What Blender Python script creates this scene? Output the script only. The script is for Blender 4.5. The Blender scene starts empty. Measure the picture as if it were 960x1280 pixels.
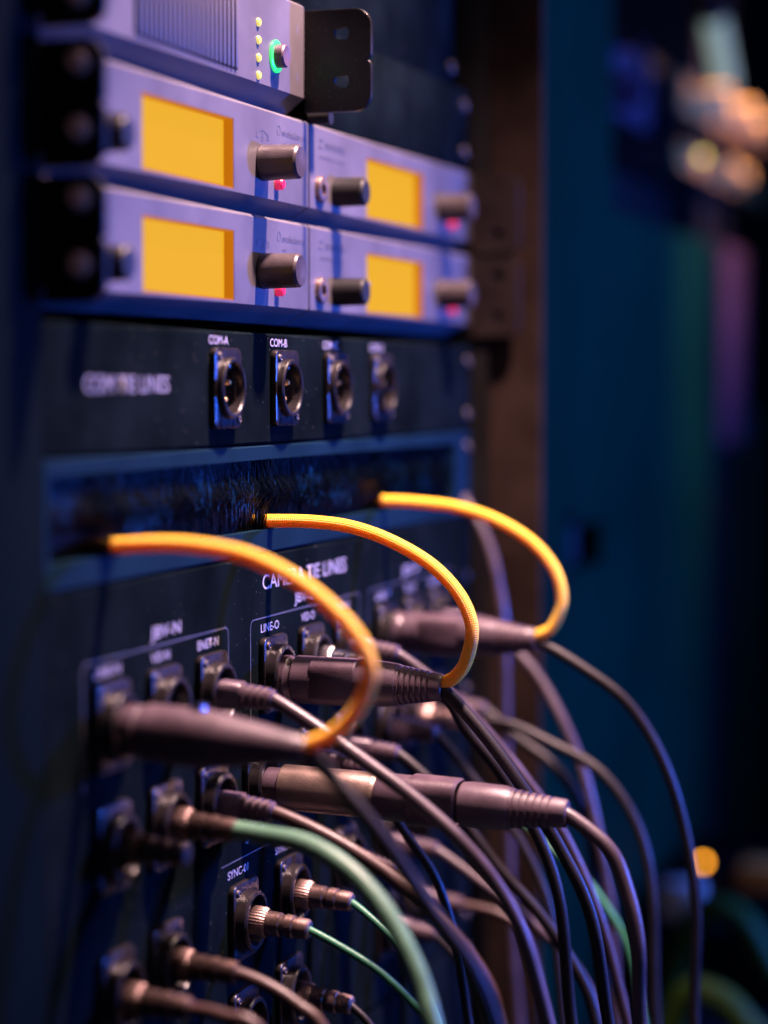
import bpy, bmesh, math, random
from mathutils import Vector, Matrix
R = math.radians
random.seed(7)
sc = bpy.context.scene
COL = sc.collection
MM = 0.001

# ------------------------------------------------------------------ camera, world, lamps, exposure
cam_d = bpy.data.cameras.new('camera')
cam = bpy.data.objects.new('camera', cam_d)
COL.objects.link(cam)
sc.camera = cam
cam_d.sensor_fit = 'VERTICAL'
cam_d.sensor_height = 36.0
cam_d.lens = 79.03
cam_d.clip_start = 0.02
cam_d.clip_end = 50
TH, PITCH = R(18.68), math.atan(158 / 2810)
cam.location = (-0.6565, -0.3372, 0.0)
vd = Vector((math.cos(TH) * math.cos(PITCH), math.sin(TH) * math.cos(PITCH), -math.sin(PITCH)))
cam.rotation_euler = vd.to_track_quat('-Z', 'Y').to_euler()
cam_d.dof.use_dof = True
cam_d.dof.focus_distance = 0.905
cam_d.dof.aperture_fstop = 3.0
cam_d.dof.aperture_blades = 0

world = bpy.data.worlds.new('World')
sc.world = world
world.use_nodes = True
bg = world.node_tree.nodes['Background']
bg.inputs['Color'].default_value = (0.002, 0.14, 0.42, 1)
bg.inputs['Strength'].default_value = 0.06

def lamp(name, kind, loc, target, energy, color, size=0.05, **kw):
    d = bpy.data.lights.new(name, kind)
    o = bpy.data.objects.new(name, d)
    COL.objects.link(o)
    o.location = loc
    o.rotation_euler = (Vector(target) - Vector(loc)).to_track_quat('-Z', 'Y').to_euler()
    d.energy = energy
    d.color = color
    if kind == 'AREA':
        d.shape = 'DISK'
        d.size = size
    else:
        d.shadow_soft_size = size
        if kind == 'SPOT':
            d.spot_size = R(kw.get('cone', 50))
            d.spot_blend = kw.get('blend', 0.5)
    return o

lamp('warm_stage_lamp', 'SPOT', (0.25, -0.24, 0.66), (0.22, -0.04, -0.06), 190, (1.0, 0.62, 0.58), 0.02, cone=58, blend=1.0)
lamp('second_warm_lamp', 'SPOT', (0.85, -0.80, 1.05), (0.24, -0.03, -0.02), 38, (1.0, 0.66, 0.54), 0.025, cone=36, blend=0.7)
lamp('added_warm_fill', 'AREA', (-0.75, -1.0, 0.95), (0.20, -0.05, -0.05), 1.6, (1.0, 0.62, 0.42), 0.5)  # added fill that brightens the upright parts of the orange cords
lamp('blue_stage_lamp', 'SPOT', (0.92, -1.20, 0.02), (0.62, 0.0, 0.06), 235, (0.03, 0.13, 1.0), 0.04, cone=86, blend=1.0)
lamp('blue_wash_lamp', 'AREA', (0.05, -1.9, -0.30), (0.35, 0.0, 0.0), 8, (0.0, 0.17, 0.85), 0.8)
lamp('next_bay_lamp', 'SPOT', (1.30, -0.30, 0.75), (1.19, 0.0, 0.235), 90, (1.0, 0.58, 0.45), 0.03, cone=28, blend=0.6)

sc.view_settings.view_transform = 'Standard'
sc.view_settings.look = 'None'
sc.view_settings.exposure = 0.0
sc.view_settings.gamma = 1.0
sc.cycles.max_bounces = 6
sc.cycles.use_denoising = True
sc.cycles.sample_clamp_indirect = 4.0

# ------------------------------------------------------------------ materials
MATS = {}
def mat(name, color, rough=0.5, metal=0.0, spec=0.5, grain=0.0, grain_scale=900.0, tint=0.0, tint_scale=25.0,
        dust=0.0, emit=None, emit_strength=0.0, coat=0.0):
    if name in MATS:
        return MATS[name]
    m = bpy.data.materials.new(name)
    m.use_nodes = True
    nt = m.node_tree
    N, L = nt.nodes, nt.links
    b = N['Principled BSDF']
    b.inputs['Base Color'].default_value = (*color, 1)
    b.inputs['Roughness'].default_value = rough
    b.inputs['Metallic'].default_value = metal
    b.inputs['Specular IOR Level'].default_value = spec
    b.inputs['Coat Weight'].default_value = coat
    tc = N.new('ShaderNodeTexCoord')
    last = None
    if tint > 0:                                   # slow colour and gloss variation, as handled surfaces have
        n = N.new('ShaderNodeTexNoise'); n.inputs['Scale'].default_value = tint_scale; n.inputs['Detail'].default_value = 6
        L.new(tc.outputs['Object'], n.inputs['Vector'])
        r = N.new('ShaderNodeMapRange'); r.inputs[1].default_value = 0.3; r.inputs[2].default_value = 0.7
        r.inputs[3].default_value = 1 - tint; r.inputs[4].default_value = 1 + tint
        L.new(n.outputs['Fac'], r.inputs[0])
        mx = N.new('ShaderNodeVectorMath'); mx.operation = 'SCALE'
        mx.inputs[0].default_value = color
        L.new(r.outputs[0], mx.inputs['Scale'])
        last = mx.outputs[0]
        rr = N.new('ShaderNodeMapRange'); rr.inputs[1].default_value = 0.3; rr.inputs[2].default_value = 0.7
        rr.inputs[3].default_value = max(0.05, rough - 0.12 * tint * 3); rr.inputs[4].default_value = min(1, rough + 0.12 * tint * 3)
        L.new(n.outputs['Fac'], rr.inputs[0])
        L.new(rr.outputs[0], b.inputs['Roughness'])
    if dust > 0:                                   # specks of dust and lint lying on the surface
        v = N.new('ShaderNodeTexVoronoi'); v.inputs['Scale'].default_value = 520
        L.new(tc.outputs['Object'], v.inputs['Vector'])
        r2 = N.new('ShaderNodeMapRange'); r2.inputs[1].default_value = 0.10; r2.inputs[2].default_value = 0.17
        r2.inputs[3].default_value = 1; r2.inputs[4].default_value = 0
        L.new(v.outputs['Distance'], r2.inputs[0])
        gt = N.new('ShaderNodeMath'); gt.operation = 'GREATER_THAN'; gt.inputs[1].default_value = 0.86
        sp = N.new('ShaderNodeSeparateColor'); L.new(v.outputs['Color'], sp.inputs[0]); L.new(sp.outputs[0], gt.inputs[0])
        mu = N.new('ShaderNodeMath'); mu.operation = 'MULTIPLY'; L.new(r2.outputs[0], mu.inputs[0]); L.new(gt.outputs[0], mu.inputs[1])
        mu2 = N.new('ShaderNodeMath'); mu2.operation = 'MULTIPLY'; L.new(mu.outputs[0], mu2.inputs[0]); mu2.inputs[1].default_value = dust
        mix = N.new('ShaderNodeMix'); mix.data_type = 'RGBA'
        L.new(mu2.outputs[0], mix.inputs['Factor'])
        mix.inputs['A'].default_value = (*color, 1)
        if last: L.new(last, mix.inputs['A'])
        mix.inputs['B'].default_value = (0.30, 0.27, 0.25, 1)
        last = mix.outputs['Result']
    if last:
        L.new(last, b.inputs['Base Color'])
    if grain > 0:
        n2 = N.new('ShaderNodeTexNoise'); n2.inputs['Scale'].default_value = grain_scale; n2.inputs['Detail'].default_value = 3
        L.new(tc.outputs['Object'], n2.inputs['Vector'])
        bp = N.new('ShaderNodeBump'); bp.inputs['Strength'].default_value = grain; bp.inputs['Distance'].default_value = 0.0005
        L.new(n2.outputs['Fac'], bp.inputs['Height'])
        L.new(bp.outputs['Normal'], b.inputs['Normal'])
    if emit:
        b.inputs['Emission Color'].default_value = (*emit, 1)
        b.inputs['Emission Strength'].default_value = emit_strength
    MATS[name] = m
    return m

SILVER = mat('silver_paint', (0.078, 0.072, 0.086), 0.5, 0.1, spec=0.3, grain=0.2, grain_scale=2500, tint=0.18, tint_scale=30)
PANEL = mat('black_powder_coat', (0.0032, 0.0056, 0.0068), 0.8, spec=0.0, grain=0.1, grain_scale=1600, tint=0.45, tint_scale=28, dust=0.25)
BLACK = mat('black_plastic', (0.007, 0.007, 0.008), 0.45, spec=0.25, grain=0.2, grain_scale=1800, tint=0.2, dust=0.05)
EARMAT = mat('black_ear_paint', (0.008, 0.0065, 0.006), 0.35, spec=0.35, grain=0.3, grain_scale=1300, tint=0.35, tint_scale=60, dust=0.3)
RUBBER = mat('dark_rubber', (0.060, 0.037, 0.054), 0.45, grain=0.3, grain_scale=1500, tint=0.3, tint_scale=90, dust=0.3)
SHELL = mat('black_connector_shell', (0.070, 0.047, 0.066), 0.36, 0.1, grain=0.3, grain_scale=1900, tint=0.25, tint_scale=80, dust=0.2)
CABLE = mat('black_cable_jacket', (0.010, 0.008, 0.012), 0.45, spec=0.3, grain=0.25, grain_scale=1300, tint=0.2, tint_scale=60)
MAUVE = mat('grey_mauve_cable_jacket', (0.048, 0.032, 0.046), 0.42, grain=0.25, grain_scale=1300, tint=0.25, tint_scale=60)
BROWNC = mat('brown_cable_jacket', (0.042, 0.020, 0.019), 0.45, grain=0.25, grain_scale=1300, tint=0.25, tint_scale=60)
GREEN = mat('green_cable_jacket', (0.035, 0.17, 0.10), 0.42, spec=0.3, grain=0.2, grain_scale=1000, tint=0.25, tint_scale=60)
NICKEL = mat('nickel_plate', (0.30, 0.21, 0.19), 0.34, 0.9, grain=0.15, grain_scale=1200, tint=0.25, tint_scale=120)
BRASS = mat('worn_bronze_barrel', (0.235, 0.178, 0.152), 0.36, 0.8, grain=0.22, grain_scale=1500, tint=0.15, tint_scale=120, dust=0.5)
CHROME = mat('chrome', (0.7, 0.68, 0.68), 0.14, 1.0, tint=0.1)
GOLD = mat('gold_contact', (0.9, 0.55, 0.2), 0.3, 0.5)
SCREWM = mat('screw_steel', (0.05, 0.04, 0.042), 0.5, 0.3, tint=0.2, tint_scale=200)
FRAME = mat('blue_grey_frame_paint', (0.0035, 0.014, 0.026), 0.6, 0.0, spec=0.02, grain=0.1, tint=0.2)
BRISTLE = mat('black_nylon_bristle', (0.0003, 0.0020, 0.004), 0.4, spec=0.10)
HOLE = mat('dark_cavity', (0.004, 0.004, 0.005), 0.9)
INK = mat('grey_print', (0.05, 0.05, 0.07), 0.6)
WHITEINK = mat('white_print', (0.33, 0.31, 0.36), 0.6, tint=0.25, tint_scale=300)
LINEINK = mat('grey_outline_print', (0.06, 0.06, 0.075), 0.6, tint=0.5, tint_scale=60)
LCD = mat('amber_backlit_lcd', (0.004, 0.002, 0.0), 0.6, spec=0.02, emit=(1.0, 0.505, 0.022), emit_strength=0.88)
AMBERWALL = mat('amber_wall_glow', (0.06, 0.02, 0.002), 0.5, spec=0.05, emit=(1.0, 0.29, 0.006), emit_strength=0.52)  # bezel walls emit amber in place of reflected display light
REDLED = mat('lit_red_button', (0.4, 0.01, 0.05), 0.3, emit=(1.0, 0.03, 0.14), emit_strength=0.55)
GREENLED = mat('lit_green_ring', (0.02, 0.3, 0.08), 0.3, emit=(0.05, 1.0, 0.22), emit_strength=1.0)
YELLED = mat('lit_yellow_led', (0.3, 0.25, 0.05), 0.3, emit=(1.0, 0.76, 0.20), emit_strength=0.85)
BROWNSIDE = mat('brown_side_panel', (0.028, 0.018, 0.0145), 0.85, spec=0.02, grain=0.2, grain_scale=400, tint=0.45, tint_scale=26)
BLUESTEEL = mat('blue_steel_paint', (0.0008, 0.0190, 0.0085), 0.6, spec=0.02, grain=0.15, tint=0.25, tint_scale=5)
PALEGREEN = mat('pale_green_cable_jacket', (0.085, 0.19, 0.13), 0.42, spec=0.3, grain=0.2, grain_scale=1000, tint=0.25, tint_scale=60)
EARLIT = mat('warm_lit_ear_paint', (0.020, 0.0135, 0.0125), 0.5, spec=0.15, grain=0.3, tint=0.3, tint_scale=60)  # right ears: warm lamplight put into the black ear colour
SHADENICKEL = mat('shaded_nickel', (0.085, 0.056, 0.05), 0.36, 0.8, grain=0.15, grain_scale=1200, tint=0.3, tint_scale=120)  # nickel darkened in colour for the shade at the lower left
DULLMARK = mat('dull_white_mark', (0.10, 0.095, 0.11), 0.6, spec=0.1)
RAILM = mat('navy_rail_paint', (0.0009, 0.0038, 0.0052), 0.75, spec=0.02, grain=0.1, tint=0.2, tint_scale=8)
FLOORM = mat('dark_stage_floor', (0.012, 0.011, 0.014), 0.6, spec=0.2, grain=0.3, grain_scale=120, tint=0.4, tint_scale=6)
WALLM = mat('dark_room_wall', (0.012, 0.018, 0.028), 0.8, tint=0.3, tint_scale=2)
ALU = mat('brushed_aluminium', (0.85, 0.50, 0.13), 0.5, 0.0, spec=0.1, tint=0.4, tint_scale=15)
ORANGEPL = mat('orange_plastic', (0.95, 0.33, 0.06), 0.5, spec=0.1, tint=0.15)
CREAM = mat('cream_plastic', (0.62, 0.48, 0.38), 0.5, tint=0.15)
GREENPL = mat('green_hose_jacket', (0.035, 0.075, 0.012), 0.5, spec=0.1, tint=0.2)
LAMPORANGE = mat('lit_orange_indicator', (0.6, 0.25, 0.03), 0.3, emit=(1.0, 0.36, 0.02), emit_strength=13.0)
LAMPOLIVE = mat('lit_yellow_green_indicator', (0.4, 0.4, 0.1), 0.3, emit=(0.55, 0.50, 0.06), emit_strength=6.0)
LAMPPALE = mat('lit_pale_tube', (0.06, 0.08, 0.07), 0.4, spec=0.1, emit=(0.50, 0.70, 0.60), emit_strength=0.42)

def braid_material():
    m = bpy.data.materials.new('orange_braided_sleeve')
    m.use_nodes = True
    nt = m.node_tree; N, L = nt.nodes, nt.links
    b = N['Principled BSDF']
    b.inputs['Roughness'].default_value = 0.5
    b.inputs['Subsurface Weight'].default_value = 0.75
    b.inputs['Subsurface Radius'].default_value = (1.0, 0.8, 0.2)
    b.inputs['Subsurface Scale'].default_value = 0.006
    uv = N.new('ShaderNodeUVMap')
    s = N.new('ShaderNodeSeparateXYZ'); L.new(uv.outputs[0], s.inputs[0])
    def math_(op, a, c):
        n = N.new('ShaderNodeMath'); n.operation = op
        for i, q in enumerate((a, c)):
            if q is None: continue
            if isinstance(q, (int, float)): n.inputs[i].default_value = q
            else: L.new(q, n.inputs[i])
        return n.outputs[0]
    u = math_('MULTIPLY', s.outputs[0], 2 * math.pi * 10)      # u: turns round the cord, v: mm along it
    v = math_('MULTIPLY', s.outputs[1], 2 * math.pi / 1.7)
    a = math_('SINE', math_('ADD', u, v), None)
    c = math_('SINE', math_('SUBTRACT', u, v), None)
    h = math_('MULTIPLY', a, c)
    r = N.new('ShaderNodeMapRange'); r.inputs[1].default_value = -0.7; r.inputs[2].default_value = 0.6
    L.new(h, r.inputs[0])
    mx = N.new('ShaderNodeMix'); mx.data_type = 'RGBA'
    L.new(r.outputs[0], mx.inputs['Factor'])
    mx.inputs['A'].default_value = (0.93, 0.37, 0.010, 1)
    mx.inputs['B'].default_value = (0.99, 0.62, 0.050, 1)
    L.new(mx.outputs['Result'], b.inputs['Base Color'])
    bp = N.new('ShaderNodeBump'); bp.inputs['Strength'].default_value = 1.0; bp.inputs['Distance'].default_value = 0.0007
    L.new(r.outputs[0], bp.inputs['Height']); L.new(bp.outputs['Normal'], b.inputs['Normal'])
    return m
ORANGE = braid_material()

# ------------------------------------------------------------------ mesh builder (all lengths in millimetres)
class MB:
    def __init__(self):
        self.v, self.f, self.uv = [], [], {}
    def add(self, verts, faces):
        o = len(self.v)
        self.v += [tuple(p) for p in verts]
        self.f += [tuple(i + o for i in q) for q in faces]
        return self
    def box(self, x0, x1, y0, y1, z0, z1):
        return self.add([(x0, y0, z0), (x1, y0, z0), (x1, y1, z0), (x0, y1, z0), (x0, y0, z1), (x1, y0, z1), (x1, y1, z1), (x0, y1, z1)],
                        [(0, 3, 2, 1), (4, 5, 6, 7), (0, 1, 5, 4), (1, 2, 6, 5), (2, 3, 7, 6), (3, 0, 4, 7)])
    def lathe(self, prof, n=32, cx=0.0, cz=0.0, flute=None, sx=1.0, power=2.0):
        """profile of (t, r): t mm forward of the panel (towards -Y); flute(t, ang) scales the radius."""
        rings = []
        vs, fs = [], []
        for t, r in prof:
            if r <= 1e-6:
                rings.append([len(vs)]); vs.append((cx, -t, cz)); continue
            ids = []
            for k in range(n):
                a = 2 * math.pi * k / n
                q = r * (flute(t, a, k) if flute else 1.0)
                ca, sa = math.cos(a), math.sin(a)
                if power != 2.0:
                    q *= 1.0 / (abs(ca) ** power + abs(sa) ** power) ** (1 / power)
                ids.append(len(vs)); vs.append((cx + q * ca * sx, -t, cz + q * sa))
            rings.append(ids)
        for A, B in zip(rings, rings[1:]):
            if len(A) == 1 and len(B) == 1: continue
            for k in range(n):
                j = (k + 1) % n
                if len(A) == 1: fs.append((A[0], B[j], B[k]))
                elif len(B) == 1: fs.append((A[k], A[j], B[0]))
                else: fs.append((A[k], A[j], B[j], B[k]))
        return self.add(vs, [q[::-1] for q in fs])
    def tube(self, pts, r, n=12, step=3.0, cap=True, taper=None):
        P = smooth(pts, step)
        vs, fs, uvs = [], [], []
        t0 = (P[1] - P[0]).normalized()
        up = Vector((0.31, 0.2, 0.93)); up = (up - t0 * up.dot(t0)).normalized()
        dist = 0.0
        for i, p in enumerate(P):
            t = (P[min(i + 1, len(P) - 1)] - P[max(i - 1, 0)]).normalized()
            up = (up - t * up.dot(t)).normalized()
            sd = t.cross(up)
            if i: dist += (p - P[i - 1]).length
            rr = r * (taper(i / (len(P) - 1)) if taper else 1)
            for k in range(n):
                a = 2 * math.pi * k / n
                vs.append(p + up * (rr * math.cos(a)) + sd * (rr * math.sin(a)))
                uvs.append((k / n, dist))
        m = len(P)
        base = len(self.f)
        for i in range(m - 1):
            for k in range(n):
                j = (k + 1) % n
                fs.append((i * n + k, i * n + j, (i + 1) * n + j, (i + 1) * n + k))
                self.uv[base + len(fs) - 1] = [(k / n, uvs[i * n][1]), ((k + 1) / n, uvs[i * n][1]), ((k + 1) / n, uvs[(i + 1) * n][1]), (k / n, uvs[(i + 1) * n][1])]
        if cap:
            fs.append(tuple(range(n))[::-1]); fs.append(tuple((m - 1) * n + k for k in range(n)))
        return self.add(vs, fs)
    def prism(self, loop, y0, y1):
        """closed (x, z) outline extruded from y0 (front) to y1."""
        n = len(loop)
        return self.add([(x, y0, z) for x, z in loop] + [(x, y1, z) for x, z in loop],
                        [tuple(range(n)), tuple(range(2 * n - 1, n - 1, -1))] + [(i, i + n, (i + 1) % n + n, (i + 1) % n) for i in range(n)])
    def ring_plate(self, outer, inner, y0, y1):
        """plate between an outer and an inner (x, z) loop with the same number of points."""
        n = len(outer)
        o = [(x, y0, z) for x, z in outer] + [(x, y0, z) for x, z in inner] + [(x, y1, z) for x, z in outer] + [(x, y1, z) for x, z in inner]
        f = []
        for i in range(n):
            j = (i + 1) % n
            f += [(i, j, n + j, n + i), (2 * n + j, 2 * n + i, 3 * n + i, 3 * n + j), (i, 2 * n + i, 2 * n + j, j), (n + i, n + j, 3 * n + j, 3 * n + i)]
        return self.add(o, f)
    def build(self, name, material, parent=None, bevel=0.0, sharp=35, seg=2):
        me = bpy.data.meshes.new(name)
        me.from_pydata([(x * MM, y * MM, z * MM) for x, y, z in self.v], [], self.f)
        if self.uv:
            lay = me.uv_layers.new(name='UVMap')
            for pi, quad in self.uv.items():
                for li, c in zip(me.polygons[pi].loop_indices, quad):
                    lay.data[li].uv = c
        bm = bmesh.new(); bm.from_mesh(me)
        bmesh.ops.remove_doubles(bm, verts=bm.verts, dist=1e-7)
        bmesh.ops.recalc_face_normals(bm, faces=bm.faces)
        if bevel > 0:
            es = [e for e in bm.edges if len(e.link_faces) == 2 and e.calc_face_angle(0) > R(40)]
            bmesh.ops.bevel(bm, geom=es, offset=bevel * MM, segments=seg, profile=0.5, affect='EDGES', clamp_overlap=True)
        bm.to_mesh(me); bm.free()
        for p in me.polygons: p.use_smooth = True
        me.set_sharp_from_angle(angle=R(sharp))
        me.materials.append(material)
        return link(name, me, parent)

def smooth(pts, step):
    P = [Vector(p) for p in pts]
    Q = [P[0] * 2 - P[1]] + P + [P[-1] * 2 - P[-2]]
    out = []
    for i in range(1, len(Q) - 2):
        a, b, c, d = Q[i - 1:i + 3]
        k = max(2, int((c - b).length / step))
        for s in range(k):
            t = s / k
            out.append(0.5 * ((2 * b) + (c - a) * t + (2 * a - 5 * b + 4 * c - d) * t * t + (3 * b - a - 3 * c + d) * t ** 3))
    out.append(P[-1])
    return out

def link(name, data, parent=None):
    o = bpy.data.objects.new(name, data)
    COL.objects.link(o)
    o.parent = parent
    return o
def tag(o, label, cat, group=None):
    o['label'] = label; o['category'] = cat
    if group: o['group'] = group
    return o
def thing(name, label, cat, loc=(0, 0, 0), group=None, rx=0.0):
    o = link(name, None)
    o.empty_display_size = 0.02
    o.location = [c * MM for c in loc]
    o.rotation_euler = (rx, 0, 0)
    return tag(o, label, cat, group)
def structure(o):
    o['kind'] = 'structure'
    return o
CACHE = {}
def part(key, name, parent, make, loc=(0, 0, 0)):
    """first use builds the mesh, later uses share it"""
    if key not in CACHE:
        o = make(parent); CACHE[key] = o.data
    else:
        o = link(name, CACHE[key], parent)
    o.location = [c * MM for c in loc]
    return o
def rrect(w, h, r, n=8, cx=0.0, cz=0.0):
    pts = []
    for sx, sz, a0 in ((1, 1, 0), (-1, 1, 90), (-1, -1, 180), (1, -1, 270)):
        for k in range(n):
            a = R(a0 + 90 * k / (n - 1))
            pts.append((cx + sx * (w / 2 - r) + r * math.cos(a), cz + sz * (h / 2 - r) + r * math.sin(a)))
    return pts
def circle_like(loop, r, cx=0.0, cz=0.0):
    return [(cx + r * math.cos(math.atan2(z - cz, x - cx)), cz + r * math.sin(math.atan2(z - cz, x - cx))) for x, z in loop]
def grid_plate(rows, xs, holes, back):
    """panel skin: rows of (z, y) from bottom to top, columns xs, rectangular holes (x0, x1, z0, z1) left open, then given depth."""
    m = MB()
    n = len(xs)
    vs = [(x, y, z) for z, y in rows for x in xs]
    fs = []
    for i in range(len(rows) - 1):
        for j in range(n - 1):
            cx, cz = (xs[j] + xs[j + 1]) / 2, (rows[i][0] + rows[i + 1][0]) / 2
            if any(a < cx < b and c < cz < d for a, b, c, d in holes): continue
            fs.append((i * n + j, i * n + j + 1, (i + 1) * n + j + 1, (i + 1) * n + j))
    m.add(vs, fs)
    edges = {}
    for f in fs:
        for a, b in zip(f, f[1:] + f[:1]):
            edges[(a, b)] = 1
    off = len(vs)
    m.v += [(x, back, z) for x, y, z in vs]
    for (a, b) in edges:
        if (b, a) not in edges: m.f.append((b, a, a + off, b + off))
    used = {i for f in m.f for i in f}
    remap = {o: i for i, o in enumerate(sorted(used))}
    m.v = [m.v[i] for i in sorted(used)]
    m.f = [tuple(remap[i] for i in f) for f in m.f]
    return m
def lettering(s, x, z, cap, parent, material, width=None, y=-0.15, center=False, name='lettering'):
    """flat print: text standing on the line z with capitals cap mm high, stretched to width mm."""
    cu = bpy.data.curves.new(name, 'FONT')
    cu.body = s; cu.size = 1.0; cu.offset = 0.005; cu.resolution_u = 4
    tmp = bpy.data.objects.new(name, cu); COL.objects.link(tmp)
    me = bpy.data.meshes.new_from_object(tmp.evaluated_get(bpy.context.evaluated_depsgraph_get()))
    bpy.data.objects.remove(tmp); bpy.data.curves.remove(cu)
    xs = [v.co.x for v in me.vertices]; ys = [v.co.y for v in me.vertices]
    x0, x1 = min(xs), max(xs)
    y1 = 0.729
    k = cap / y1
    kx = width / (x1 - x0) if width else k * 0.86
    w = (x1 - x0) * kx
    sh = -w / 2 if center else 0
    for v in me.vertices:
        v.co = ((x + sh + (v.co.x - x0) * kx) * MM, y * MM, (z + v.co.y * k) * MM)
    me.materials.clear(); me.materials.append(material)
    me.name = name
    return link(name, me, parent)
def ribbon(pts, w, y=-0.12):
    """flat printed line along (x, z) points"""
    m = MB(); vs = []
    for i, (x, z) in enumerate(pts):
        a = Vector(pts[max(i - 1, 0)]); b = Vector(pts[min(i + 1, len(pts) - 1)])
        t = (b - a).normalized(); nx, nz = -t.y * w / 2, t.x * w / 2
        vs += [(x + nx, y, z + nz), (x - nx, y, z - nz)]
    return m.add(vs, [(2 * i, 2 * i + 1, 2 * i + 3, 2 * i + 2) for i in range(len(pts) - 1)])
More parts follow.
